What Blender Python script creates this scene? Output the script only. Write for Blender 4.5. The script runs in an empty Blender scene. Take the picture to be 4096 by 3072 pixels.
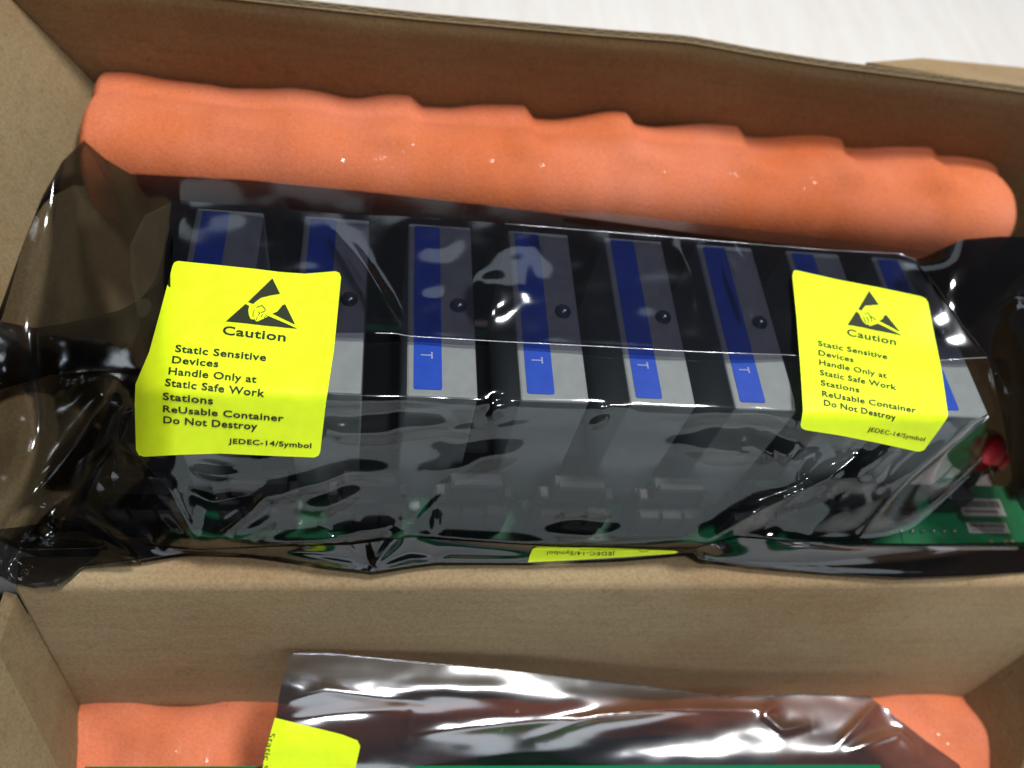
import bpy, bmesh, math, random
import numpy as np
from mathutils import Vector, Matrix
random.seed(4)
S = 0.01                       # all layout numbers are centimetres; S turns them into metres
scn = bpy.context.scene
COL = scn.collection

# ------------------------------------------------------------------ camera
F = 3400.0; PW = 4096; PH = 3072
def nrm(v): v = np.array(v, float); return v/np.linalg.norm(v)
Xc = nrm((20000, 800, 3400)); Dc = nrm((-670, 2300, 3400))
Dc = nrm(Dc - Xc*np.dot(Xc, Dc)); Zc = -Dc; Yc = np.cross(Zc, Xc)
CAM = np.array((0.0, 0.0, 20.0))
cd = bpy.data.cameras.new('camera'); cam = bpy.data.objects.new('camera', cd); COL.objects.link(cam)
cd.sensor_width = 36; cd.lens = F/PW*36; cd.clip_start = 0.01; cd.clip_end = 60
M = Matrix(((Xc[0], -Xc[1], -Xc[2], 0), (Yc[0], -Yc[1], -Yc[2], 0), (Zc[0], -Zc[1], -Zc[2], 0), (0, 0, 0, 1)))
M.translation = Vector(CAM*S)
cam.matrix_world = M
scn.camera = cam
cd.dof.use_dof = True; cd.dof.focus_distance = 0.235; cd.dof.aperture_fstop = 9.0
scn.render.resolution_x = 1024; scn.render.resolution_y = 768
scn.view_settings.view_transform = 'Standard'; scn.view_settings.look = 'None'
scn.view_settings.exposure = 0.08; scn.view_settings.gamma = 1.0
scn.render.engine = 'CYCLES'
scn.cycles.max_bounces = 12; scn.cycles.transparent_max_bounces = 24
scn.cycles.caustics_reflective = False; scn.cycles.caustics_refractive = False

# ------------------------------------------------------------------ light
world = bpy.data.worlds.new("World"); scn.world = world; world.use_nodes = True
bg = world.node_tree.nodes['Background']; bg.inputs[0].default_value = (0.80, 0.86, 1.0, 1); bg.inputs[1].default_value = 0.06
def area(name, loc, target, w, h, power, color):
    d = bpy.data.lights.new(name, 'AREA'); d.shape = 'RECTANGLE'; d.size = w*S; d.size_y = h*S
    d.energy = power; d.color = color
    o = bpy.data.objects.new(name, d); COL.objects.link(o)
    o.location = Vector(loc)*S
    o.rotation_euler = (Vector(target)-Vector(loc)).to_track_quat('-Z', 'Y').to_euler()
    return o
area('ceiling_lamp', (66, 42, 165), (0, 12, 0), 30, 30, 29.0, (1.0, 0.97, 0.92))
area('ceiling_bulb', (12, -12, 150), (5, 12, 0), 5, 5, 8.0, (0.96, 0.98, 1.0))
area('window_light', (25, -150, 14), (5, 12, -2), 200, 80, 6.2, (0.90, 0.97, 1.0))
area('side_fill_light', (210, -105, 22), (0, 12, -2), 90, 85, 3.2, (0.88, 0.95, 1.0))  # added lamp, no such window known; brings out the streak on the film
area('far_fill_light', (10, 190, 105), (0, 12, 0), 150, 70, 2.2, (0.88, 0.95, 1.0))  # added soft source, not a real window; gives sheen patches on the fold

# ------------------------------------------------------------------ pixel <-> place
def ray(px, py):
    px = np.asarray(px, float); py = np.asarray(py, float)
    d = [px-PW/2, py-PH/2, F+0*px]
    return tuple(d[0]*a[0]+d[1]*a[1]+d[2]*a[2] for a in (Xc, Yc, Zc))
def at(px, py, z):
    """point at height z (cm) seen at photograph pixel px, py"""
    dx, dy, dz = ray(px, py); t = (z-CAM[2])/dz
    return np.stack([CAM[0]+dx*t, CAM[1]+dy*t, z+0*t], -1)
def pix(p):
    q = np.array(p, float)-CAM
    c = Xc*q[0]+Yc*q[1]+Zc*q[2]
    return c[0]/c[2]*F+PW/2, c[1]/c[2]*F+PH/2
def on_plane(px, py, p0, n):
    d = np.array([float(v) for v in ray(px, py)]); n = np.array(n, float)
    return CAM + d*np.dot(np.array(p0)-CAM, n)/np.dot(d, n)

# ------------------------------------------------------------------ object helpers
def link(name, me, mat, parent=None, smooth=False):
    o = bpy.data.objects.new(name, me); COL.objects.link(o)
    if mat: me.materials.append(mat)
    if parent: o.parent = parent
    if smooth: me.polygons.foreach_set('use_smooth', [True]*len(me.polygons))
    return o
def mesh(name, verts, faces, mat, parent=None, smooth=False):
    me = bpy.data.meshes.new(name); me.from_pydata([tuple(float(c)*S for c in v) for v in verts], [], faces); me.update()
    return link(name, me, mat, parent, smooth)
def from_bm(name, bm, mat, parent=None, smooth=False):
    bmesh.ops.scale(bm, vec=(S, S, S), verts=bm.verts)
    me = bpy.data.meshes.new(name); bm.to_mesh(me); bm.free()
    return link(name, me, mat, parent, smooth)
def tag(o, label=None, cat=None, group=None, kind=None):
    if label: o['label'] = label
    if cat: o['category'] = cat
    if group: o['group'] = group
    if kind: o['kind'] = kind
    return o
def thing(name, loc=(0, 0, 0)):
    o = bpy.data.objects.new(name, None); COL.objects.link(o); o.empty_display_size = 0.01
    return o          # parts carry their own places, the empty stays at the place's origin
def box_bm(bm, lo, hi, bev=0.0, seg=2):
    g = bmesh.ops.create_cube(bm, size=1)
    vs = g['verts']
    for v in vs:
        for i in range(3): v.co[i] = (lo[i]+hi[i])/2 + v.co[i]*(hi[i]-lo[i])
    if bev:
        es = list({e for v in vs for e in v.link_edges})
        bmesh.ops.bevel(bm, geom=es, offset=bev, segments=seg, affect='EDGES', profile=0.5)
def slab(name, pts, vec, mat, parent=None, bev=0.0, sub=0):
    """closed plate: polygon pts (cm) thickened by vec"""
    n = len(pts); a = [np.array(p, float) for p in pts]; b = [p+np.array(vec, float) for p in a]
    bm = bmesh.new(); va = [bm.verts.new(p) for p in a]; vb = [bm.verts.new(p) for p in b]
    bm.faces.new(va); bm.faces.new(vb[::-1])
    for i in range(n): bm.faces.new((va[i], vb[i], vb[(i+1) % n], va[(i+1) % n]))
    bmesh.ops.recalc_face_normals(bm, faces=bm.faces)
    if bev: bmesh.ops.bevel(bm, geom=list(bm.edges), offset=bev, segments=2, affect='EDGES', profile=0.5)
    return from_bm(name, bm, mat, parent)
def tube(name, pts, r, mat, parent=None, n=6, taper=True):
    pts = [Vector([float(c) for c in p]) for p in pts]; V = []; Fc = []
    for i, p in enumerate(pts):
        t = (pts[min(i+1, len(pts)-1)]-pts[max(i-1, 0)]).normalized()
        a = t.orthogonal().normalized() if i == 0 else (a - t*a.dot(t)).normalized()
        b = t.cross(a)
        rr = r[i] if isinstance(r, (list, tuple)) else r
        for k in range(n):
            w = 2*math.pi*k/n; V.append(p+(a*math.cos(w)+b*math.sin(w))*rr)
        if i:
            for k in range(n):
                Fc.append(((i-1)*n+k, (i-1)*n+(k+1) % n, i*n+(k+1) % n, i*n+k))
    Fc.append(tuple(range(n))[::-1]); Fc.append(tuple((len(pts)-1)*n+k for k in range(n)))
    return mesh(name, V, Fc, mat, parent, True)
def grid_mesh(name, P, mat, parent=None, smooth=True, flip=False):
    """P[nv,nu,3] in cm"""
    nv, nu = P.shape[:2]
    idx = np.arange(nv*nu).reshape(nv, nu)
    q = np.stack([idx[:-1, :-1], idx[1:, :-1], idx[1:, 1:], idx[:-1, 1:]], -1).reshape(-1, 4)
    if flip: q = q[:, ::-1]
    me = bpy.data.meshes.new(name)
    me.vertices.add(nv*nu); me.vertices.foreach_set('co', (P.reshape(-1)*S).astype(np.float32))
    me.loops.add(q.size); me.loops.foreach_set('vertex_index', q.reshape(-1).astype(np.int32))
    me.polygons.add(len(q)); me.polygons.foreach_set('loop_start', np.arange(0, q.size, 4, dtype=np.int32))
    me.polygons.foreach_set('loop_total', np.full(len(q), 4, np.int32))
    me.update(calc_edges=True); me.validate()
    return link(name, me, mat, parent, smooth)

# ------------------------------------------------------------------ materials
def mat(name, color, rough=0.6, spec=0.5, metal=0.0):
    m = bpy.data.materials.new(name); m.use_nodes = True
    b = m.node_tree.nodes['Principled BSDF']
    b.inputs['Base Color'].default_value = (*color, 1); b.inputs['Roughness'].default_value = rough
    b.inputs['Metallic'].default_value = metal; b.inputs['Specular IOR Level'].default_value = spec
    return m
def N(m, t, **kw):
    n = m.node_tree.nodes.new(t)
    for k, v in kw.items(): setattr(n, k, v)
    return n
def L(m, a, b): m.node_tree.links.new(a, b)
def ramp(m, src, stops):
    r = N(m, 'ShaderNodeValToRGB'); e = r.color_ramp.elements
    while len(e) < len(stops): e.new(0.5)
    for i, (p, c) in enumerate(stops): e[i].position = p; e[i].color = (*c, 1)
    L(m, src, r.inputs[0]); return r.outputs[0]
def noise(m, scale, detail=4, rough=0.6, vec=(1, 1, 1), off=(0, 0, 0)):
    tc = N(m, 'ShaderNodeTexCoord'); mp = N(m, 'ShaderNodeMapping'); mp.inputs['Scale'].default_value = vec
    mp.inputs['Location'].default_value = off
    L(m, tc.outputs['Object'], mp.inputs[0])
    n = N(m, 'ShaderNodeTexNoise'); n.inputs['Scale'].default_value = scale; n.inputs['Detail'].default_value = detail
    n.inputs['Roughness'].default_value = rough; L(m, mp.outputs[0], n.inputs['Vector']); return n.outputs[0]
def mixc(m, a, b, f, mode='MULTIPLY'):
    x = N(m, 'ShaderNodeMix', data_type='RGBA', blend_type=mode)
    if isinstance(f, float): x.inputs[0].default_value = f
    else: L(m, f, x.inputs[0])
    L(m, a, x.inputs[6]); L(m, b, x.inputs[7]); return x.outputs[2]
def bump(m, h, strength, dist):
    b = N(m, 'ShaderNodeBump'); b.inputs['Strength'].default_value = strength; b.inputs['Distance'].default_value = dist
    L(m, h, b.inputs['Height']); return b.outputs[0]

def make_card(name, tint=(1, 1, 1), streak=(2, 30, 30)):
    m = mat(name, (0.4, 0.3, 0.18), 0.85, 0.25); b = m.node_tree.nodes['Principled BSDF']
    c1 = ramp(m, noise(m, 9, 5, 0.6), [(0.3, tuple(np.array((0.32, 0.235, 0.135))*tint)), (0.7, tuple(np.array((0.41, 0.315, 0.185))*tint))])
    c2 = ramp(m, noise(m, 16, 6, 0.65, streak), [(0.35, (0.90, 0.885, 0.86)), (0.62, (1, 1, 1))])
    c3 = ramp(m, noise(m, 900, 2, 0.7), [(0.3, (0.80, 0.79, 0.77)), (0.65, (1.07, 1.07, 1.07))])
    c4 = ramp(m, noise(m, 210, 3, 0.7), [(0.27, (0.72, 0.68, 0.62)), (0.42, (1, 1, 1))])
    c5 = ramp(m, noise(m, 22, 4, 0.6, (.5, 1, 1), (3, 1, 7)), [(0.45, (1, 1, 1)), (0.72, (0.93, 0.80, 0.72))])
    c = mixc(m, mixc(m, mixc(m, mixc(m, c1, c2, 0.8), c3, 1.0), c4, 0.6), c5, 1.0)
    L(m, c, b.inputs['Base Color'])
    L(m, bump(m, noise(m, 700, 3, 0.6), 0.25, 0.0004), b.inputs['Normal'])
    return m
M_card = make_card('kraft_cardboard')
M_card_shaded = make_card('kraft_cardboard_shaded', (0.64, 0.52, 0.42))  # shade of the rear wall put into a darker, redder tint
M_card_v = make_card('kraft_cardboard_side', (0.70, 0.71, 0.68), (30, 2, 12))  # dimmer light on the side walls put into the tint
M_edge = mat('corrugated_edge', (0.085, 0.075, 0.045), 0.9, 0.2)
M_gap_shade = mat('gap_shade', (0.02, 0.018, 0.015), 0.9, 0.1)

def make_foam():
    m = mat('orange_foam', (0.9, 0.25, 0.1), 0.9, 0.25); b = m.node_tree.nodes['Principled BSDF']
    c1 = ramp(m, noise(m, 14, 3, 0.5), [(0.3, (0.60, 0.168, 0.070)), (0.7, (0.74, 0.24, 0.125))])
    c1 = mixc(m, c1, ramp(m, noise(m, 26, 3, 0.6, (1, 1, 1), (5, 2, 1)), [(0.35, (0.96, 0.84, 0.66)), (0.62, (1.0, 1.0, 1.08))]), 1.0)
    c2 = ramp(m, noise(m, 1100, 2, 0.7), [(0.30, (0.86, 0.83, 0.80)), (0.6, (1.04, 1.04, 1.04))])
    L(m, mixc(m, c1, c2, 1.0), b.inputs['Base Color'])
    vo = N(m, 'ShaderNodeTexVoronoi'); vo.inputs['Scale'].default_value = 800
    tc = N(m, 'ShaderNodeTexCoord'); L(m, tc.outputs['Object'], vo.inputs['Vector'])
    L(m, bump(m, vo.outputs['Distance'], 0.18, 0.0004), b.inputs['Normal'])
    sp = ramp(m, noise(m, 420, 0, 0.5), [(0.74, (0.9, 0.9, 0.9)), (0.78, (0.12, 0.12, 0.12))])
    rr = N(m, 'ShaderNodeSeparateColor'); L(m, sp, rr.inputs[0]); L(m, rr.outputs[0], b.inputs['Roughness'])
    b.inputs['Subsurface Weight'].default_value = 0.0
    return m
M_foam = make_foam()

def make_film(name, tint, refl_tint, ior, rough, base):
    m = bpy.data.materials.new(name); m.use_nodes = True; nt = m.node_tree; nt.nodes.clear()
    out = N(m, 'ShaderNodeOutputMaterial'); tr = N(m, 'ShaderNodeBsdfTransparent'); gl = N(m, 'ShaderNodeBsdfGlossy')
    gl.inputs['Color'].default_value = (*refl_tint, 1); gl.inputs['Roughness'].default_value = rough
    fr = N(m, 'ShaderNodeFresnel'); fr.inputs['IOR'].default_value = ior
    mx = N(m, 'ShaderNodeMixShader')
    ma = N(m, 'ShaderNodeMath', operation='ADD', use_clamp=True); ma.inputs[1].default_value = base
    geo = N(m, 'ShaderNodeNewGeometry'); 
    L(m, fr.outputs[0], ma.inputs[0]); L(m, ma.outputs[0], mx.inputs[0])
    c = ramp(m, noise(m, 260, 4, 0.7), [(0.3, tuple(np.array(tint)*0.90)), (0.7, tint)])
    L(m, c, tr.inputs[0])
    L(m, tr.outputs[0], mx.inputs[1]); L(m, gl.outputs[0], mx.inputs[2])
    L(m, mx.outputs[0], out.inputs[0])
    L(m, bump(m, noise(m, 90, 3, 0.5), 0.05, 0.001), gl.inputs['Normal'])
    return m
M_film = make_film('shielding_film', (0.75, 0.75, 0.74), (0.92, 0.97, 0.98), 1.52, 0.10, 0.0)
M_flap = make_film('shielding_film_fold', (0.36, 0.35, 0.42), (0.86, 0.93, 1.0), 1.75, 0.11, 0.03)
M_filmd = make_film('gathered_shielding_film', (0.20, 0.18, 0.18), (0.86, 0.93, 1.0), 1.6, 0.08, 0.02)
M_filmd2 = make_film('double_shielding_film', (0.22, 0.22, 0.22), (0.86, 0.93, 1.0), 1.45, 0.12, 0.0)
M_silver = make_film('shielding_film_silver', (0.30, 0.29, 0.29), (0.93, 0.95, 1.0), 2.2, 0.20, 0.16)
M_seam = mat('film_crease', (0.55, 0.58, 0.62), 0.18, 0.8, 0.6)

def make_yellow():
    m = mat('fluorescent_yellow', (0.74, 0.98, 0.012), 0.5, 0.3); b = m.node_tree.nodes['Principled BSDF']
    c = ramp(m, noise(m, 300, 3, 0.6), [(0.3, (0.73, 0.95, 0.010)), (0.7, (0.80, 1.0, 0.016))])
    L(m, c, b.inputs['Base Color']); return m
M_yellow = make_yellow()
M_ink = mat('black_ink', (0.022, 0.028, 0.012), 0.55, 0.3)
M_relay = mat('relay_grey_plastic', (0.44, 0.49, 0.52), 0.45)
M_blue = mat('relay_blue_print', (0.022, 0.12, 0.85), 0.4)
M_bluel = mat('pale_ink', (0.55, 0.62, 0.95), 0.5)
M_lens = mat('indicator_lens', (0.14, 0.17, 0.20), 0.2, 1.0, 0.7)
M_led = mat('clear_lens', (0.55, 0.65, 0.62), 0.06, 1.0)
M_black = mat('black_plastic', (0.045, 0.045, 0.05), 0.35)
M_conn = mat('connector_black_plastic', (0.07, 0.07, 0.08), 0.4)
M_conn2 = mat('latch_grey_plastic', (0.12, 0.12, 0.135), 0.4)
M_pcb = mat('green_solder_mask', (0.010, 0.24, 0.09), 0.3, 0.6)
M_pcb2 = mat('green_solder_mask_light', (0.0, 0.17, 0.065), 0.7, 0.1)
M_silk = mat('white_silkscreen', (0.8, 0.85, 0.82), 0.6)
M_red = mat('red_coating', (0.50, 0.010, 0.018), 0.5, 0.4)
M_paper = mat('white_paper', (0.8, 0.82, 0.85), 0.6)
M_metal = mat('tinned_metal', (0.75, 0.76, 0.78), 0.25, 0.5, 1.0)
M_gold = mat('copper_pad', (0.8, 0.6, 0.35), 0.35, 0.5, 1.0)

def make_table():
    m = mat('white_laminate', (0.8, 0.8, 0.78), 0.5, 0.4); b = m.node_tree.nodes['Principled BSDF']
    c = ramp(m, noise(m, 5, 5, 0.6, (14, 1, 1)), [(0.3, (0.90, 0.86, 0.84)), (0.6, (0.95, 0.94, 0.92))])
    c2 = ramp(m, noise(m, 60, 5, 0.6, (6, 0.5, 1)), [(0.3, (0.93, 0.93, 0.93)), (0.6, (1, 1, 1))])
    L(m, mixc(m, c, c2, 1.0), b.inputs['Base Color']); return m
M_table = make_table()

# ------------------------------------------------------------------ heightmap tools
ST = 6.0
gx = np.arange(-160, 4260, ST); gy = np.arange(380, 3300, ST)
GX, GY = np.meshgrid(gx, gy)
def blur(A, sx, sy=None):
    sy = sx if sy is None else sy
    for ax, s in ((0, sy/ST), (1, sx/ST)):
        if s < 0.3: continue
        r = int(3*s)+1; k = np.exp(-0.5*(np.arange(-r, r+1)/s)**2); k /= k.sum()
        A = np.apply_along_axis(lambda v: np.convolve(np.pad(v, r, 'edge'), k, 'valid'), ax, A)
    return A
def vnoise(X, Y, sc, seed):
    rs = np.random.RandomState(seed); T = rs.rand(256, 256)*2-1
    x = X/sc+37.3; y = Y/sc+11.7; xi = np.floor(x).astype(int); yi = np.floor(y).astype(int); fx = x-xi; fy = y-yi
    fx = fx*fx*fx*(fx*(fx*6-15)+10); fy = fy*fy*fy*(fy*(fy*6-15)+10)
    g = lambda a, b: T[b % 256, a % 256]
    return (g(xi, yi)*(1-fx)+g(xi+1, yi)*fx)*(1-fy)+(g(xi, yi+1)*(1-fx)+g(xi+1, yi+1)*fx)*fy
def seg_dist(X, Y, P):
    """distance in pixels to a polyline and 0..1 along it"""
    D = np.full(X.shape, 1e9); T = np.zeros(X.shape); n = len(P)-1
    for i in range(n):
        ax, ay = P[i]; bx, by = P[i+1]; l2 = (bx-ax)**2+(by-ay)**2
        t = np.clip(((X-ax)*(bx-ax)+(Y-ay)*(by-ay))/l2, 0, 1)
        d = np.hypot(X-ax-t*(bx-ax), Y-ay-t*(by-ay)); m = d < D
        D[m] = d[m]; T[m] = (i+t[m])/n
    return D, T
def sheet(curves, sm=16):
    """curves: back to front, each a list of (px, py, z); returns height lattice"""
    ys = []; zs = []
    for c in curves:
        c = np.array(c, float); ys.append(np.interp(gx, c[:, 0], c[:, 1])); zs.append(np.interp(gx, c[:, 0], c[:, 2]))
    ys = np.array(ys); zs = np.array(zs); Z = np.zeros(GX.shape)
    for i in range(len(gx)): Z[:, i] = np.interp(gy, ys[:, i], zs[:, i])
    return blur(Z, sm)
class HM:
    def __init__(s, Z): s.Z = Z
    def crease(s, P, w, a, mask=None, taper=True):
        D, T = seg_dist(GX, GY, P); k = np.sin(np.clip(T, 0.02, 0.98)*math.pi)**0.6 if taper else 1
        s.Z = s.Z + a*np.exp(-np.sqrt((D/w)**2+0.04)*1.3)*k*(1 if mask is None else mask)
    def blob(s, cx, cy, rx, ry, ang, a, tilt=(0, 0), mask=None, p=2.0):
        c, n = math.cos(math.radians(ang)), math.sin(math.radians(ang))
        wx = GX+0.22*rx*vnoise(GX+cx, GY, 150, 91)-cx; wy = GY+0.30*ry*vnoise(GX, GY+cy, 110, 92)-cy
        u = (wx*c+wy*n)/rx; v = (-wx*n+wy*c)/ry
        m = np.exp(-(u*u+v*v)**p) * (1 if mask is None else mask)
        s.Z = s.Z + m*(a + tilt[0]*u + tilt[1]*v)
    def __call__(s, x, y):
        x = np.clip((np.asarray(x, float)-gx[0])/ST, 0, len(gx)-1.001); y = np.clip((np.asarray(y, float)-gy[0])/ST, 0, len(gy)-1.001)
        i = x.astype(int); j = y.astype(int); fx = x-i; fy = y-j; Z = s.Z
        return (Z[j, i]*(1-fx)+Z[j, i+1]*fx)*(1-fy)+(Z[j+1, i]*(1-fx)+Z[j+1, i+1]*fx)*fy
def film_mesh(name, H, top, bot, x0, x1, mat_, parent, step=6.5, dz=0.0):
    top = np.array(top, float); bot = np.array(bot, float)
    nu = int((x1-x0)/step)+1; xs = np.linspace(x0, x1, nu)
    yt = np.interp(xs, top[:, 0], top[:, 1]); yb = np.maximum(np.interp(xs, bot[:, 0], bot[:, 1]), yt+4)
    nv = int((yb-yt).max()/step)+1; t = np.linspace(0, 1, nv)[:, None]
    PY = yt+(yb-yt)*t; PX = np.broadcast_to(xs, PY.shape)
    return grid_mesh(name, at(PX, PY, H(PX, PY)+dz), mat_, parent)

# ================================================================== THE SETTING
tb = slab('table_top', [(-260, -180, -24), (260, -180, -24), (260, 320, -24), (-260, 320, -24)], (0, 0, -3), M_table)
tag(tb, 'white streaked table surface beyond the cardboard rim', kind='structure')

shade_sheet = slab('floor', [(-90, -60, -23.9), (-9, -60, -23.9), (-9, 16, -23.9), (-90, 16, -23.9)], (0, 0, -.2), M_gap_shade)  # black sheet laid over the table to stand in for shade
tag(shade_sheet, 'added black sheet giving the shade in the gap left of the lower box', kind='structure')
# ------------------------------------------------------------------ rear cardboard box
T = 0.35
rbox = tag(thing('cardboard_box'), 'larger open cardboard box holding the upper bag and the wavy orange foam', 'cardboard box')
rimz = 2.2
rim_px = [(-700, -175), (880, -6), (1250, 36), (1700, 84), (2400, 146), (2750, 172), (3050, 228), (3300, 268), (3700, 320), (4096, 372), (4700, 470)]
rim = np.array([at(x, y, rimz) for x, y in rim_px])
# the wall follows its slightly bent rim; it leans back a little towards the bottom
def wall_from_rim(name, rim, drop, lean, mat_, parent, nz=24, wav=0.0):
    n = 120; s = np.linspace(0, len(rim)-1, n); P = np.stack([np.interp(s, range(len(rim)), rim[:, k]) for k in range(3)], -1)
    for _ in range(2): P[1:-1] = (P[:-2]+P[1:-1]*2+P[2:])/4
    ts = np.linspace(0, 1, nz)
    front = np.array([P+np.array([0, lean*t, -drop*t])+np.stack([0*P[:, 0], wav*t*vnoise(P[:, 0]*10, 0*P[:, 0]+t*30, 30, 5), 0*P[:, 0]], -1) for t in ts])
    back = front + np.array([0, T, 0]); 
    ring = np.concatenate([front[::-1], back], 0)
    return grid_mesh(name, ring, mat_, parent, smooth=False), front, back
bw, fr_, bk_ = wall_from_rim('back_panel', rim, 18.2, 0.9, M_card_shaded, rbox, wav=0.12)
# corrugated edge on top of the rim: two liners with a fluted core
e0 = fr_[0]+np.array([0, 0, .02]); e1 = bk_[0]+np.array([0, 0, .02])
core = np.stack([e0+(e1-e0)*0.14, e0+(e1-e0)*0.14+[0, 0, .03], e1-(e1-e0)*0.14+[0, 0, .03], e1-(e1-e0)*0.14], 0)
grid_mesh('rim_core', core, M_edge, rbox, smooth=False)
fl = []
for i in range(0, 118):
    a = e0[i]*0.8+e1[i]*0.2 if i % 2 else e0[i]*0.25+e1[i]*0.75
    fl.append(a+np.array([0, 0, .045]))
tube('rim_flute', fl, 0.028, M_card_v, rbox, 4)
tube('rim_liner', [p+np.array([0, 0, 0.03]) for p in e1[::2]], 0.035, M_card, rbox, 5)
tube('rim_liner', [p+np.array([0, 0, 0.03]) for p in e0[::2]], 0.03, M_card, rbox, 5)

# left wall: contains the corner line (60,10)-(335,290)
def on_back(px, py):
    p0 = at(1700, 84, rimz); q = at(3000, 220, rimz); d = q-p0; n = np.cross(d, np.array([0, 0.9, -18.2])); return on_plane(px, py, p0, n)
ca = on_back(50, 0); cb = on_back(338, 292)
dn = (cb-ca)/np.linalg.norm(cb-ca)
ctop = ca-dn*3.0; cbot = ca+dn*18
fwd = np.array([-0.12, -1.0, 0.0])
lw = [ctop, cbot, cbot+fwd*(cbot[1]-10.9), ctop+fwd*(ctop[1]-10.9)]
lwn = np.cross(cb-ca, fwd)
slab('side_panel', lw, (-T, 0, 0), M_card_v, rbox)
pr = at(4170, 700, -3)
rw = [np.array((pr[0], 27.0, 1.5)), np.array((pr[0]-1.2, 27.4, -12)), np.array((pr[0]-1.2, 11, -12)), np.array((pr[0], 11, 1.5))]
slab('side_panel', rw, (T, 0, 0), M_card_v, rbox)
slab('bottom_panel', [(-13, 10.9, -16), (28, 10.9, -16), (28, 28, -16), (-13, 28, -16)], (0, 0, -T), M_card, rbox)
# inner dust flap standing against the rear wall, seen as a darker band
ff = np.array([at(x, y, -2.2) for x, y in [(345, 235), (1000, 285), (1700, 330), (2400, 365), (3000, 420), (3700, 500), (4300, 560)]])
w2, _, _ = wall_from_rim('inner_flap', ff, 8, -0.2, M_card_shaded, rbox, wav=0.5)
# outer flap: beige sliver right of the rim
slab('outer_flap', [at(3480, 282, 1.9)+(0, .5, 0), at(4500, 440, 1.9)+(0, .5, 0), at(4500, 352, 1.0)+(0, .5, 0), at(4096, 292, 1.0)+(0, .4, 0), at(3700, 256, 1.3)+(0, .4, 0)], (0, 0, -T), M_card, rbox)

# ------------------------------------------------------------------ front cardboard box
fbox = tag(thing('cardboard_box'), 'lower open cardboard box with the silvery bag at the bottom of the photo', 'cardboard box')
zr = -5.0; ZW = -12.6
A0 = at(62, 2352, zr); A1 = at(4400, 2340, zr); Bq0 = at(322, 2826, ZW); Bq1 = at(3852, 2786, ZW)
dirx = nrm(Bq1-Bq0); A1l = A0+dirx*40
nb = np.cross(A1-A0, Bq0-A0)
B0 = Bq0; B1 = Bq0+(Bq1-Bq0)*1.45
def bent(name, prof, x0, x1, mat_, parent, n=60, seed=1):
    """extrude a cross-section (list of pairs of end points) along the wall with a slight waviness"""
    t = np.linspace(0, 1, n)[None, :, None]; a = np.array([p[0] for p in prof])[:, None, :]; b = np.array([p[1] for p in prof])[:, None, :]
    P = a+(b-a)*t
    w = vnoise(P[..., 0]*10, P[..., 2]*10, 60, seed)*0.05
    P[..., 2] += w
    return grid_mesh(name, P, mat_, parent, smooth=True)
up = np.array([0, 0, 1.0])
R0b = at(80, 2236, zr+0.02); R1b = at(4400, 2206, zr+0.02)
prof = [(A0+(0, 2.4, -8), A1+(0, 2.4, -8)), (R0b+(0, .25, -.8), R1b+(0, .25, -.8)), (R0b+(0, .12, -.12), R1b+(0, .12, -.12)), (R0b, R1b), (A0+(0, .40, .02), A1+(0, .40, .02)), (A0+(0, .2, -.02), A1+(0, .2, -.02)),
        (A0+(0, .06, -.12), A1+(0, .06, -.12)), (A0+(0, 0, -.3), A1+(0, 0, -.3))]
K = 14
for k in range(1, K+1):
    f = k/K; prof.append((A0*(1-f)+B0*f+(0, 0.0, -.3*(1-f)), A1*(1-f)+B1*f+(0, 0.0, -.3*(1-f))))
bent('back_panel', prof, 0, 1, M_card, fbox)
# end cap of the folded wall on the left
slab('back_panel_end', [R0b+(0, 0, -.02), A0+(0, 0, -.15), B0+(-.02, 0, 0), B0+(-.02, 2.0, 0), R0b+(0, .2, -8)], (-.03, 0, 0), M_card_v, fbox)
# left wall of the front box
e_top = A0+(-.02, -.1, -.25); r2 = at(-10, 2600, -6.2)
lwp = [e_top, B0+(-.02, 0, 0), at(300, 3200, ZW), at(-420, 3500, -6.6), r2]
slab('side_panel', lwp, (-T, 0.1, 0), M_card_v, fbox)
B3 = at(3852, 2786, ZW)
rtop = on_plane(4300, 2452, A0, nb)
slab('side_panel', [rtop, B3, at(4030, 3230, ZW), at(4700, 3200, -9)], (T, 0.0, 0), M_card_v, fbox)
slab('bottom_panel', [at(180, 2840, ZW-.8), at(4300, 2700, ZW-.8), at(4500, 3600, ZW-.8), at(-200, 3600, ZW-.8)], (0, 0, -T), M_card, fbox)

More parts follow.
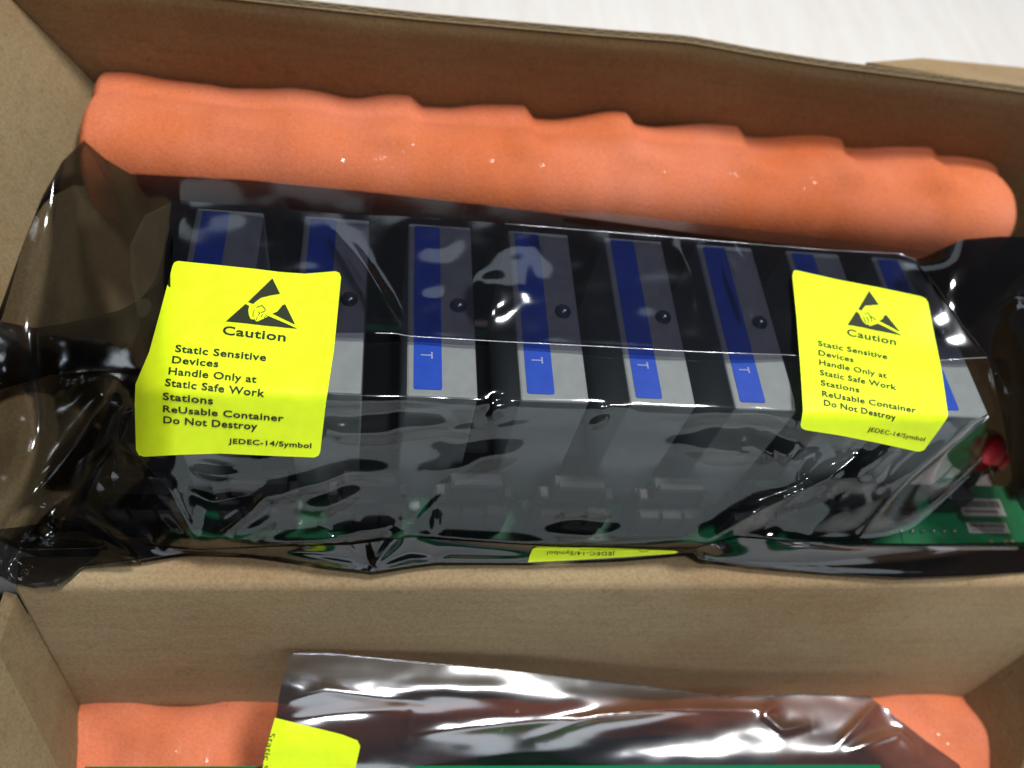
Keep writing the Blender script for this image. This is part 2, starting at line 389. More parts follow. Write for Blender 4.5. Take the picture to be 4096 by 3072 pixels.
# ------------------------------------------------------------------ foam behind the bag
def rear_foam():
    # crest line and section; lobes every ~3 cm
    x = np.linspace(0, 1, 520)
    pa = at(330, 430, -1.4); pb = at(4060, 735, -1.4)
    base = pa+(pb-pa)*x[:, None]
    n = 96; ang = np.linspace(-0.62*math.pi, 1.12*math.pi, n)      # from front-bottom over the top to the back
    ax = nrm(pb-pa); side = nrm(np.cross(ax, up))*-1                 # side points away from the camera
    P = np.zeros((n, len(x), 3))
    hl = np.interp([1400, 1920, 2387, 2817, 3260, 3640], [330, 4060], [0, 1])
    for i, a in enumerate(ang):
        # superellipse cross-section, flatter on top
        ca_, sa_ = math.cos(a), math.sin(a)
        rx, rz = 2.6, 2.3
        cx = -rx*np.sign(ca_)*abs(ca_)**0.75; cz = rz*np.sign(sa_)*abs(sa_)**0.75
        endr = np.clip(np.minimum((x+0.0)/0.012, (1-x)/0.05), 0, 1); endr = np.sqrt(1-(1-endr)**2)
        k = 0.55+0.45*endr
        # lobes on top/back
        lob = np.zeros_like(x)
        pitch = (hl[-1]-hl[0])/5
        ph = (x-hl[0])/pitch
        saw = (ph+0.27) % 1.0
        sw = (ph+0.72-0.05*np.sin(ph*2.1)) % 1.0; st = np.clip(sw/0.82, 0, 1); st = st*st*(3-2*st); dn_ = np.clip((sw-0.86)/0.14, 0, 1); dn_ = dn_*dn_*(3-2*dn_)
        lobes = (0.25+0.75*st)*(1-dn_)+0.25*dn_
        kb = np.clip((x-(hl[0]-pitch*0.5))/(pitch*0.45), 0, 1); kb = kb*kb*(3-2*kb); lobes = lobes*kb+(0.6+0.15*np.cos(x*34))*(1-kb)
        wback = np.exp(-((a-0.72*math.pi)/0.55)**2); wtop = np.exp(-((a-0.46*math.pi)/0.22)**2)
        bump_ = sum(np.exp(-((x-h)/0.026)**2) for h in hl)+0.8*np.exp(-((x-hl[0]+pitch*1.2)/0.03)**2)
        d = 0.62*wback*(lobes-0.5)- 0.34*np.exp(-((a-0.58*math.pi)/0.24)**2) + 0.26*wtop*bump_ + 0.12*vnoise(x*400, 0*x+a*14, 22, 3) + 0.03*vnoise(x*400, 0*x+a*9, 9, 4)
        off = (cx*k)[:, None]*(-side)*-1 if False else (cx*k)[:, None]*side[None, :]*-1
        P[i] = base + (-(cx*k))[:, None]*-side*-1*1.0 if False else base + side[None, :]*(-ca_*0)[..., None] if False else base
        P[i] = base + side[None, :]*((-np.sign(ca_)*abs(ca_)**0.75)*(rx*k+d*0.6))[:, None]*1.0 + up[None, :]*((np.sign(sa_)*abs(sa_)**0.75)*(rz*k+d))[:, None]
        P[i] -= up*1.9
    # close the ends
    return P
foam_P = rear_foam()
o = grid_mesh('foam_block', foam_P, M_foam, None)
tag(o, 'orange egg-crate foam roll lying behind the upper bag', 'foam')
def foam_ends(P, parent):
    for e, nm in ((0, 0), (-1, 1)):
        c = P[:, e].mean(0); vs = [c]+[p for p in P[:, e]]
        fs = [(0, i, i+1) for i in range(1, len(vs)-1)]+[(0, len(vs)-1, 1)]
        mesh('foam_end', vs, fs, M_foam, parent, True)
foam_ends(foam_P, o)

# ------------------------------------------------------------------ foam in the front box
def floor_foam():
    zf = ZW+.25; P0 = at(300, 2828, zf); nx, ny = 320, 90
    xs = np.linspace(-11, 30, nx); ys = np.linspace(0, -5.5, ny)
    X, Y = np.meshgrid(xs, ys)
    yb = P0[1]+(at(3850, 2788, zf)[1]-P0[1])*(X-P0[0])/(at(3850, 2788, zf)[0]-P0[0])
    Z = ZW+.1+0.3*np.sin(X*2*math.pi/4.4+0.9)*np.sin(Y*2*math.pi/4.0+0.7)+0.06*vnoise(X*10, Y*10, 8, 8)
    P = np.stack([X, Y+yb+0.12, Z], -1)
    return P
Pf = floor_foam()
m_ = Pf[0, :, 0] > at(322, 2826, ZW)[0]-0.02
o = grid_mesh('foam_block', Pf[:, m_], M_foam, None)
tag(o, 'orange foam sheet lining the lower box under the silvery bag', 'foam')

# ================================================================== CIRCUIT BOARD IN THE UPPER BAG
zp = -6.4
board = tag(thing('circuit_board'), 'green relay board with eight blue striped grey relays inside the upper bag', 'circuit board')
# relay row
fl_ = at(1625, 1582, 0); fr2 = at(3962, 1672, 0)
ux = nrm(fr2-fl_); uy = nrm(np.cross(up, ux)); total = np.linalg.norm(fr2-fl_)
pitch = total/(5+0.62); rw_ = pitch*0.62; rd = float(np.dot(at(1640, 892, 0)-fl_, uy))
ORG = fl_-ux*pitch*2
def loc(u, v, z): return ORG+ux*u+uy*v+up*z
Rm = Matrix((ux, uy, up)).transposed().to_4x4()
def place(o, u, v, z):
    m = Rm.copy(); m.translation = Vector(loc(u, v, z)*S); o.matrix_world = m; return o
bfront = float(np.dot(at(2400, 2165, zp)-ORG, uy)); bleft = float(np.dot(at(640, 2150, zp)-ORG, ux)); bright = float(np.dot(at(4100, 2100, zp)-ORG, ux))+2.5
bm = bmesh.new(); box_bm(bm, (bleft, bfront, -.16), (pitch*7.7, rd+0.8, 0), 0.03, 1); box_bm(bm, (pitch*7.7+.001, bfront, -.16), (bright, 1.0, 0), 0.03, 1)
place(from_bm('board', bm, M_pcb, board), 0, 0, zp)

def text_mesh(body, bold=0.0):
    cu = bpy.data.curves.new('t', 'FONT'); cu.space_character = 1.06; cu.body = body; cu.size = 1; cu.offset = bold; cu.resolution_u = 3
    ob = bpy.data.objects.new('t', cu); COL.objects.link(ob)
    dg = bpy.context.evaluated_depsgraph_get(); me = bpy.data.meshes.new_from_object(ob.evaluated_get(dg))
    bpy.data.objects.remove(ob)
    v = np.array([tuple(p.co)[:2] for p in me.vertices]); f = [tuple(p.vertices) for p in me.polygons]
    bpy.data.meshes.remove(me)
    v[:, 0] -= v[:, 0].min(); w = v[:, 0].max()
    return v, f, w
H_CAP = 0.70
def rounded(lo, hi, r, n=4):
    pts = []
    for cx, cy, a0 in ((hi[0]-r, hi[1]-r, 0), (lo[0]+r, hi[1]-r, 90), (lo[0]+r, lo[1]+r, 180), (hi[0]-r, lo[1]+r, 270)):
        for k in range(n+1):
            a = math.radians(a0+90*k/n); pts.append((cx+r*math.cos(a), cy+r*math.sin(a)))
    return pts
def relay_meshes():
    bm = bmesh.new(); box_bm(bm, (0, 0, 0), (rw_, rd, -zp), 0.07, 2)
    bmesh.ops.scale(bm, vec=(S, S, S), verts=bm.verts); a = bpy.data.meshes.new('relay'); bm.to_mesh(a); bm.free(); a.materials.append(M_relay)
    # blue strip
    bm = bmesh.new(); pts = rounded((rw_*0.10, 0.22), (rw_*0.50, rd-0.12), 0.07)
    lo = [bm.verts.new((x, y, -zp-.01)) for x, y in pts]; hi = [bm.verts.new((x, y, -zp+.02)) for x, y in pts]
    bm.faces.new(hi); 
    for i in range(len(pts)): bm.faces.new((lo[i], lo[(i+1) % len(pts)], hi[(i+1) % len(pts)], hi[i]))
    bmesh.ops.scale(bm, vec=(S, S, S), verts=bm.verts); b = bpy.data.meshes.new('blue_strip'); bm.to_mesh(b); bm.free(); b.materials.append(M_blue)
    # dome lens
    bm = bmesh.new(); bmesh.ops.create_uvsphere(bm, u_segments=20, v_segments=10, radius=0.26)
    for v in bm.verts: v.co.z *= 0.75
    bmesh.ops.translate(bm, vec=(rw_*0.76, rd*0.50, -zp+0.0), verts=bm.verts)
    bmesh.ops.scale(bm, vec=(S, S, S), verts=bm.verts); c = bpy.data.meshes.new('indicator_lens'); bm.to_mesh(c); bm.free(); c.materials.append(M_lens)
    c.polygons.foreach_set('use_smooth', [True]*len(c.polygons))
    # pale T mark, reading sideways
    v, f, w = text_mesh('T', 0.0)
    P = [((rw_*0.20+y*0.5)*S, (1.52-x*0.42)*S, (-zp+.026)*S) for x, y in v]
    d = bpy.data.meshes.new('letter_mark'); d.from_pydata(P, [], f); d.update(); d.materials.append(M_bluel)
    return a, b, c, d
ra, rb_, rc, rd_ = relay_meshes()
for i in range(8):
    r = bpy.data.objects.new('relay', ra); COL.objects.link(r); place(r, pitch*i, 0, zp); r.parent = board
    for nm, me in (('blue_strip', rb_), ('indicator_lens', rc), ('letter_mark', rd_)):
        c = bpy.data.objects.new(nm, me); COL.objects.link(c); c.parent = r
# connectors in front of the relays
def conn_mesh():
    bm = bmesh.new(); w = pitch*0.72; d = 1.0; h = 2.6
    box_bm(bm, (0, -d, 0), (w, 0, h*0.62), 0.05, 1)                     # housing
    for k in range(3):                                                 # three ribs with slots between
        x0 = w*(0.02+k*0.335); x1 = x0+w*0.29
        box_bm(bm, (x0, -d-.16, h*0.30), (x1, -d+.2, h*0.64), 0.03, 1)
    box_bm(bm, (w*0.16, -d*0.62, h*0.62), (w*0.88, -.1, h), 0.05, 1)
    box_bm(bm, (-w*.03, -d*0.75, h*0.62), (w*.12, -.3, h*.85), 0.06, 1)
    box_bm(bm, (w*.90, -d*0.75, h*0.62), (w*1.03, -.3, h*.85), 0.06, 1)
    bmesh.ops.scale(bm, vec=(S, S, S), verts=bm.verts); a = bpy.data.meshes.new('connector'); bm.to_mesh(a); bm.free(); a.materials.append(M_conn)
    bm = bmesh.new(); box_bm(bm, (w*0.20, -d*0.66, h*0.99), (w*0.84, -d*.45, h*1.08), 0.02, 1)
    bmesh.ops.scale(bm, vec=(S, S, S), verts=bm.verts); b = bpy.data.meshes.new('latch'); bm.to_mesh(b); bm.free(); b.materials.append(M_conn2)
    return a, b
cm, lm = conn_mesh()
cu0 = [-0.05+i for i in range(8)]
def led_mesh():
    bm = bmesh.new(); bmesh.ops.create_uvsphere(bm, u_segments=16, v_segments=10, radius=0.22)
    bmesh.ops.translate(bm, vec=(0, 0, .5), verts=bm.verts)
    bmesh.ops.scale(bm, vec=(S, S, S), verts=bm.verts); a = bpy.data.meshes.new('indicator_light'); bm.to_mesh(a); bm.free(); a.materials.append(M_led)
    a.polygons.foreach_set('use_smooth', [True]*len(a.polygons))
    bm = bmesh.new()
    for sy in (-1, 1):
        y = sy*0.42
        box_bm(bm, (-.18, y-.02, 0.004), (.18, y+.02, .012)); 
        box_bm(bm, (.15, min(y, y-sy*.12), 0.004), (.18, max(y, y-sy*.12), .0125))
    bmesh.ops.scale(bm, vec=(S, S, S), verts=bm.verts); b = bpy.data.meshes.new('silkscreen_mark'); bm.to_mesh(b); bm.free(); b.materials.append(M_silk)
    return a, b
lda, ldb = led_mesh()
uc = float(np.dot(at(1740, 1990, zp+1.3)-ORG, ux))
for i in range(8):
    c = bpy.data.objects.new('connector', cm); COL.objects.link(c); place(c, uc+pitch*1.03*(i-3), -0.25, zp); c.parent = board
    l = bpy.data.objects.new('latch', lm); COL.objects.link(l); l.parent = c
for px_ in (1188, 1652, 2098, 2515, 3250, 3560):
    p = at(px_, 2045, zp+.05)-ORG
    l = bpy.data.objects.new('indicator_light', lda); COL.objects.link(l); place(l, float(np.dot(p, ux)), float(np.dot(p, uy)), zp); l.parent = board
    l2 = bpy.data.objects.new('silkscreen_mark', ldb); COL.objects.link(l2); l2.parent = l
# bolt heads at the board corners
for px_, py_, r in ((2610, 2030, .30), (720, 2025, .26)):
    bm = bmesh.new(); bmesh.ops.create_uvsphere(bm, u_segments=20, v_segments=12, radius=r)
    for v in bm.verts: v.co.z = v.co.z*0.8+.1
    p = at(px_, py_, zp+.3)-ORG
    place(from_bm('screw_head', bm, M_metal, board, True), float(np.dot(p, ux)), float(np.dot(p, uy)), zp)
# black heat sink / bay between relays: dark inner strip under the gaps
bm = bmesh.new(); box_bm(bm, (0, rd*0.15, 0.01), (pitch*7.5, rd*0.9, 1.6), .1, 1)
place(from_bm('terminal_strip', bm, M_black, board), 0, 0, zp)
# blue trimmers seen between the relays
for i in range(7):
    bm = bmesh.new(); box_bm(bm, (0, 0, 0), (.35, .35, .6), .03, 1)
    place(from_bm('trimmer', bm, M_blue, board), pitch*i+rw_+.3, 0.05, zp+.5)
# red disc parts at the right end
pR = at(3905, 1800, -3.6)-ORG
for k, (du, dv, dz, r) in enumerate(((0, 0, 0, .98), (.7, -.2, -.3, .62))):
    bm = bmesh.new(); bmesh.ops.create_uvsphere(bm, u_segments=24, v_segments=14, radius=r)
    for v in bm.verts: v.co.y *= 0.8
    o = from_bm('red_disc', bm, M_red, board, True); place(o, float(np.dot(pR, ux))+du, float(np.dot(pR, uy))+dv, -3.6+dz)
    for sx in (-.25, .25):
        q = loc(float(np.dot(pR, ux))+du+sx, float(np.dot(pR, uy))+dv, -4.1+dz)
        tube('wire_lead', [q, q+(sx*.3, -.2, -1), q+(sx*.4, -.25, zp+3.6)], 0.04, M_metal, board)
# bar code stickers lying on the board
def sticker(cpx, cpy, w, h, seed):
    p = at(cpx, cpy, zp+.01)-ORG; u, v = float(np.dot(p, ux)), float(np.dot(p, uy))
    bm = bmesh.new(); box_bm(bm, (-w/2, -h/2, 0), (w/2, h/2, .03)); o = place(from_bm('barcode_sticker', bm, M_paper, board), u, v, zp+.004)
    rs = random.Random(seed); bm = bmesh.new(); x = -w/2+.08
    while x < w/2-.1:
        bw_ = rs.choice((.02, .03, .045)); box_bm(bm, (x, -h*.02, .032), (x+bw_, h*.38, .036)); x += bw_+rs.choice((.02, .03))
    x = -w/2+.12
    while x < w/2-.3: box_bm(bm, (x, -h*.34, .032), (x+.05, -h*.16, .036)); x += .085
    c = from_bm('barcode_print', bm, M_ink, None); c.parent = o; c.matrix_local = Matrix()
sticker(3925, 2030, 1.85, .72, 3); sticker(3950, 2112, 1.7, .42, 5)
for cx_, cy_, w_, h_, z_ in ((3760, 2010, 1.0, .9, 1.2), (3600, 2080, .8, .5, .7), (3830, 1940, .5, .5, 1.5), (4060, 1960, .6, .6, 1.0)):
    p = at(cx_, cy_, zp)-ORG; bm = bmesh.new(); box_bm(bm, (-w_/2, -h_/2, 0), (w_/2, h_/2, z_), .08, 2)
    place(from_bm('black_component', bm, M_black, board), float(np.dot(p, ux)), float(np.dot(p, uy)), zp)
for k in range(7):      # tinned pin row by the stickers
    p = at(3560+k*42, 2128, zp)-ORG; bm = bmesh.new(); bmesh.ops.create_cone(bm, segments=10, radius1=.09, radius2=.05, depth=.16, cap_ends=True)
    place(from_bm('solder_joint', bm, M_metal, board, True), float(np.dot(p, ux)), float(np.dot(p, uy)), zp+.08)
rs = random.Random(9)
for k in range(26):
    u = bleft+.3+rs.random()*(bright-bleft-.6); v = bfront+.1+rs.random()*.5
    bm = bmesh.new(); box_bm(bm, (-.09, -.05, 0), (.09, .05, .07), .01, 1)
    place(from_bm('chip_resistor', bm, M_black if k % 3 else M_gold, board), u, v, zp)

# ================================================================== THE UPPER BAG
top = [(-160, 1500), (0, 1230), (90, 980), (170, 780), (250, 640), (335, 556), (420, 630), (520, 690), (1000, 716), (1500, 766), (2000, 822), (2400, 876), (3000, 958), (3400, 1000), (3690, 1030), (3760, 1000), (3850, 958), (4000, 945), (4260, 950)]
bot = [(-160, 2290), (0, 2305), (60, 2335), (140, 2352), (230, 2345), (290, 2305), (330, 2268), (560, 2238), (800, 2200), (1000, 2215), (1300, 2262), (1490, 2285), (1640, 2262), (1750, 2248), (2120, 2250), (2500, 2232), (2770, 2205), (2800, 2235), (3000, 2262), (3300, 2290), (3600, 2311), (3900, 2300), (4100, 2286), (4260, 2280)]
c_back = [(-160, 1500, -4), (0, 1230, -3.2), (170, 780, -2), (335, 556, -1.2), (520, 690, -0.3), (1000, 716, .15), (2000, 822, .18), (3000, 958, .18), (3690, 1030, .15), (3850, 958, 1.0), (4260, 950, 1.0)]
c_rb = [(-160, 1520, -4.2), (0, 1250, -3.4), (200, 900, -2.4), (400, 800, -1.2), (700, 800, .15), (1600, 880, .2), (3600, 1045, .2), (3800, 1060, .9), (4260, 1080, 1.0)]
c_mid = [(-160, 1560, -4.4), (0, 1400, -3.8), (200, 1300, -2.9), (400, 1250, -1.6), (640, 1240, .12), (1600, 1330, .15), (3960, 1400, .15), (4060, 1400, -.7), (4260, 1420, -1.2)]
c_ridge = [(-160, 1700, -5.4), (0, 1640, -5.0), (200, 1600, -4.2), (400, 1590, -2.8), (560, 1560, -.4), (680, 1560, .12), (1300, 1580, .14), (1900, 1604, .14), (2400, 1616, .14), (2900, 1645, .14), (3500, 1664, .14), (3965, 1676, .12), (4060, 1690, -2.2), (4260, 1720, -3.5)]
c_foot = [(-160, 2160, -7.1), (0, 2150, -7.0), (300, 2140, -6.0), (650, 2150, -3.9), (1300, 2178, -3.6), (1650, 2130, -3.5), (2100, 2155, -3.5), (2790, 2170, -3.55), (3300, 2165, -3.6), (4000, 2160, -4.6), (4260, 2160, -4.9)]
c_edge = [(x, y, -4.78) for x, y in bot]
base = sheet([c_back, c_rb, c_mid, c_ridge, c_foot, c_edge], 15)
# the bag lies on the side wall, never behind it
dx_, dy_, dz_ = ray(GX, GY); tw = np.dot(ca-CAM, lwn)/(dx_*lwn[0]+dy_*lwn[1]+dz_*lwn[2]); zw = CAM[2]+dz_*tw; yw = CAM[1]+dy_*tw
wz = np.where((GX < 760) & (tw > 0), zw+0.25, -99); wz = np.maximum(wz, -9)
bl = blur(np.maximum(base, wz), 45); kl = np.clip((700-GX)/160, 0, 1)
base = base*(1-kl)+np.maximum(bl, wz)*kl; base = blur(base, 8)
HB = HM(base.copy())

LAB1 = [(712, 1044), (1017, 1075), (1120, 1088), (1220, 1095), (1343, 1085), (1358, 1092), (1364, 1109), (1336, 1400), (1302, 1624), (1281, 1807), (1274, 1822), (1258, 1830), (1100, 1824), (881, 1814), (700, 1820), (576, 1827), (555, 1820), (544, 1800), (539, 1617), (542, 1536), (597, 1407), (640, 1250), (690, 1064), (697, 1050)]
q4 = lambda x, y: (3100+x/1.951, 1000+y/1.951)
LAB2 = [q4(*p) for p in [(165, 158), (500, 233), (800, 290), (1140, 362), (1175, 378), (1195, 408), (1240, 640), (1300, 930), (1352, 1285), (1343, 1312), (1280, 1405), (1205, 1505), (1165, 1560), (1130, 1574), (1095, 1570), (800, 1505), (500, 1446), (240, 1406), (208, 1390), (200, 1365), (218, 1250), (200, 950), (170, 550), (136, 200), (145, 165)]]
LAB3 = [(2150, 2187), (2400, 2192), (2700, 2203), (2714, 2208), (2700, 2214), (2500, 2228), (2300, 2240), (2112, 2249), (2118, 2225), (2130, 2196)]
def inside(X, Y, poly):
    c = np.zeros(X.shape, bool); n = len(poly)
    for i in range(n):
        x0, y0 = poly[i]; x1, y1 = poly[(i+1) % n]
        if y0 == y1: continue
        m = ((y0 > Y) != (y1 > Y)) & (X < (x1-x0)*(Y-y0)/(y1-y0)+x0); c ^= m
    return c
mask = 1-blur((inside(GX, GY, LAB1) | inside(GX, GY, LAB2) | inside(GX, GY, LAB3)).astype(float), 12)
mask = np.clip(mask, 0, 1)

HF = HM(base)
# --- broad unevenness and small crumples
topz = 1/(1+np.exp((GY-(1600+0*GX))/30.0))                      # 1 above the ridge
left = 1/(1+np.exp((GX-560)/40.0)); right = 1/(1+np.exp(-(GX-3960)/30.0))
foot = 1/(1+np.exp(-(GY-2170)/12.0))
face = (1-topz)*(1-left)*(1-right)*(1-foot)
n1 = vnoise(GX, GY, 260, 1); n2 = vnoise(GX, GY, 120, 2); n3 = 1-np.abs(vnoise(GX, GY, 190, 7))*2
n0 = vnoise(GX, GY, 420, 17)
HF.Z = HF.Z + mask*(topz*(0.05*n1+0.018*n2) + face*(0.05*n1) + (left*0.22*n0+right*(0.25*n0+0.05*n1)) + foot*(0.04*n1))
# --- creases, measured from the photo
C = HF.crease
D_, T_ = seg_dist(GX, GY, [(410, 1600), (250, 1820), (130, 1990), (0, 2160), (-140, 2340)])
HF.Z = HF.Z+mask*0.95*np.exp(-(D_/68.0)**2)
C([(465, 1765), (380, 1860), (300, 1990), (200, 2110)], 30, 0.30, mask)
C([(465, 1765), (560, 1830), (680, 1960), (800, 2190)], 28, 0.35, mask)
C([(465, 1765), (480, 1680), (520, 1620)], 20, 0.35, mask)
C([(800, 2190), (900, 2130), (1010, 2040), (1080, 1960)], 26, 0.34, mask)
C([(1080, 1960), (980, 1990), (850, 2010), (740, 1960)], 24, -0.18, mask)
C([(800, 2190), (1000, 2185), (1300, 2160), (1600, 2090)], 26, 0.22, mask)
C([(60, 2100), (200, 2060), (330, 2070), (450, 2150), (560, 2225)], 26, 0.30, mask)
C([(0, 2235), (80, 2200), (170, 2230)], 22, 0.3, mask)
C([(240, 1490), (260, 1560), (330, 1500)], 26, 0.35, mask)
C([(1610, 2140), (1900, 2160), (2200, 2178), (2770, 2190)], 20, 0.28, mask)
C([(1610, 2135), (1560, 2180), (1490, 2270)], 24, 0.35, mask)
C([(1740, 2235), (1640, 2235), (1490, 2280)], 16, 0.22, mask)
C([(1740, 2235), (1800, 2215), (2110, 2225)], 16, 0.15, mask)
C([(1130, 2215), (1300, 2240), (1430, 2262)], 16, 0.25, mask)
C([(2790, 2195), (2900, 2120), (3050, 2030), (3330, 1900), (3480, 1780)], 30, 0.45, mask)
C([(2950, 2135), (3150, 2160), (3400, 2185), (3700, 2180), (4000, 2165)], 26, 0.35, mask)
C([(2790, 2195), (2830, 2240), (2850, 2265)], 14, 0.2, mask)
C([(3130, 1860), (3080, 1790), (3000, 1700)], 26, -0.16, mask)
C([(3130, 1860), (3200, 1800), (3330, 1760)], 24, -0.14, mask)
C([(3970, 1680), (3990, 1800), (3985, 2000), (4030, 2200)], 24, 0.4, mask)
C([(3970, 1680), (4050, 1840), (4110, 1900)], 24, 0.35, mask)
C([(3870, 1700), (3650, 1900), (3420, 2160)], 30, 0.22, mask)
C([(1960, 1590), (1995, 1600), (2030, 1590)], 18, -0.18, mask)
C([(2380, 1635), (2410, 1640), (2440, 1625), (2540, 1628)], 12, 0.10, mask)
def ridge(P, w, a):
    D_, T_ = seg_dist(GX, GY, P); HF.Z = HF.Z+mask*a*np.exp(-(D_/w)**2)*np.sin(np.clip(T_, 0.03, 0.97)*math.pi)**0.7
ridge([(820, 2170), (900, 2080), (1060, 1990), (1230, 1960), (1420, 1900), (1600, 1890)], 42, 0.16)
ridge([(1600, 1700), (1900, 1730), (2200, 1690)], 26, 0.05)
ridge([(2830, 2170), (3060, 2060), (3300, 1960), (3480, 1840), (3620, 1760)], 38, 0.22)
ridge([(3180, 2150), (3420, 2060), (3620, 1900), (3800, 1760)], 40, 0.16)
rs_ = random.Random(12)
for (cx_, cy_, a0, a1, n_) in ((465, 1765, 20, 160, 7), (800, 2190, 200, 350, 7), (1490, 2272, 200, 340, 8), (1610, 2140, 180, 330, 5), (2790, 2200, 210, 330, 7), (3970, 1680, 70, 150, 6), (1985, 1600, 30, 150, 5), (3130, 1860, 200, 350, 5)):
    for _ in range(n_):
        an = math.radians(rs_.uniform(a0, a1)); ln = rs_.uniform(70, 300)
        b_ = an+rs_.uniform(-.25, .25)
        C([(cx_+12*math.cos(an), cy_+12*math.sin(an)), (cx_+ln*.5*math.cos(an), cy_+ln*.5*math.sin(an)), (cx_+ln*math.cos(b_), cy_+ln*math.sin(b_))], rs_.uniform(8, 13), rs_.choice((-1, 1))*rs_.uniform(.03, .07), mask)
# --- local slackness: patches of film that tilt away
B = HF.blob
B(1880, 1790, 230, 85, -14, 0, (0, 0.24), mask, 1.5)
B(1330, 1990, 150, 50, -16, 0, (0, 0.22), mask)
B(1500, 1690, 250, 55, -2, 0, (0, 0.22), mask, 1.5)
B(2400, 1680, 40, 24, -40, 0.05, (0, 0.1), mask)
B(2860, 1752, 150, 66, -5, 0, (0, .26), mask, 1.5)
B(3080, 1765, 170, 70, 12, 0, (0, .28), mask, 1.5)
B(3270, 1980, 270, 90, -36, 0, (0, .36), mask, 1.5)
B(3450, 1870, 90, 90, 0, 0, (0.1, .2), mask)
dline = ((GX-3870)*460+(GY-1700)*450)/643.0
dl_ = np.clip((dline-4)/150, 0, 1); dl_ = dl_*dl_*(3-2*dl_)
HF.Z = HF.Z-mask*(GY > 1640)*2.5*dl_*np.clip((GY-1640)/60, 0, 1)*np.clip((2190-GY)/480, 0, 1)
B(990, 2070, 150, 60, -30, 0, (0, .3), mask, 1.5)
B(860, 1880, 90, 30, 10, 0, (0, .12), mask)
B(2340, 2110, 150, 46, 0, 0, (0, .22), mask)
B(1735, 2085, 26, 40, 0, 0.06, (0.05, 0), mask)
HF.Z = np.where(GX > 560, np.maximum(HF.Z, -6.05), HF.Z)
HF.Z = np.where((GY > 2175) | ((GY > 2130) & (GX > 600)), np.maximum(HF.Z, -4.88), HF.Z)
HF.Z = blur(HF.Z, 5)

bag = tag(thing('antistatic_bag'), 'smoky see-through antistatic bag wrapped round the relay board, two yellow caution labels on top', 'bag')
film_mesh('front_film', HF, top, bot, -150, 4250, M_film, bag, step=6.5)

# the bag's folded-over mouth: a second layer over the relays
ftop = [(520, 980), (580, 860), (700, 800), (1290, 850), (1400, 858), (1700, 868), (2020, 895), (2700, 950), (3300, 1000), (3600, 1015), (3660, 1040), (3750, 1150), (3850, 1300), (3952, 1428)]
fbot = [(520, 1100), (560, 1300), (620, 1330), (1500, 1332), (1580, 1334), (1640, 1345), (2000, 1366), (2400, 1386), (2800, 1408), (3150, 1420), (3600, 1445), (3780, 1440), (3900, 1432), (3952, 1430)]
HL = HM(HB.Z+0.16+mask*(0.08*vnoise(GX, GY, 190, 21)+0.025*vnoise(GX, GY, 90, 22)))
HL.crease([(1330, 900), (1450, 1060), (1600, 1330)], 26, 0.2, mask)
HL.crease([(1400, 960), (1500, 1120), (1640, 1340)], 20, 0.22, mask)
HL.crease([(1640, 1345), (2000, 1366), (2400, 1386), (2800, 1408), (3150, 1420), (3780, 1440), (3940, 1430)], 20, 0.06, mask, False)
HL.crease([(2700, 960), (2760, 1080), (2790, 1240)], 26, 0.16, mask)
HL.crease([(2900, 1000), (2960, 1150), (3010, 1280)], 30, 0.18, mask)
HL.blob(1720, 1090, 130, 170, 0, 0, (0, .25), mask); HL.blob(2080, 1050, 110, 120, 20, 0, (.05, .25), mask)
HL.blob(2960, 1120, 60, 150, -20, 0, (.2, .1), mask); HL.blob(1980, 1190, 110, 90, 0, .18, (0, 0), mask)
HL.Z = blur(HL.Z, 9); HL.Z = np.maximum(HL.Z, HF.Z+0.03)
film_mesh('folded_mouth', HL, ftop, fbot, 522, 3950, M_flap, bag, step=6.5)
def on_sheet(H, P, dz=0.0, n=None):
    P = np.array(P, float); s = np.linspace(0, len(P)-1, n or (len(P)*8))
    x = np.interp(s, range(len(P)), P[:, 0]); y = np.interp(s, range(len(P)), P[:, 1])
    return at(x, y, H(x, y)+dz)
tube('folded_edge', on_sheet(HL, fbot[3:], 0.01), 0.016, M_seam, bag, 5)
tube('folded_edge', on_sheet(HL, ftop[6:], 0.01), 0.012, M_seam, bag, 5)
tube('bag_seam', on_sheet(HF, [(x, y-1) for x, y in bot], 0.0, 200), 0.03, M_film, bag, 5)
# the rear half of the bag: up behind the relays, then under the board
def rear():
    t_ = np.array(top, float); xs = np.linspace(-120, 4250, 260); ys = np.interp(xs, t_[:, 0], t_[:, 1])
    A = at(xs, ys+6, HF(xs, ys+6)-0.06); rows = [A]; Bz = np.minimum(A[:, 2]-.5, -6.8)
    for k in range(1, 12):
        f = k/11; R = A.copy(); R[:, 2] = A[:, 2]*(1-f)+Bz*f; R[:, 1] += 0.25*math.sin(f*3.1)+0.12*vnoise(R[:, 0]*20, R[:, 2]*20, 22, 61); rows.append(R)
    e = rows[-1]; b_ = np.array(bot, float)
    for k in range(1, 12):
        f = k/11; R = e.copy(); R[:, 1] = e[:, 1]*(1-f)+11.6*f; R[:, 2] = np.where(f > .3, -6.8, R[:, 2]); rows.append(R)
    grid_mesh('rear_film', np.array(rows), M_filmd, bag)
rear()
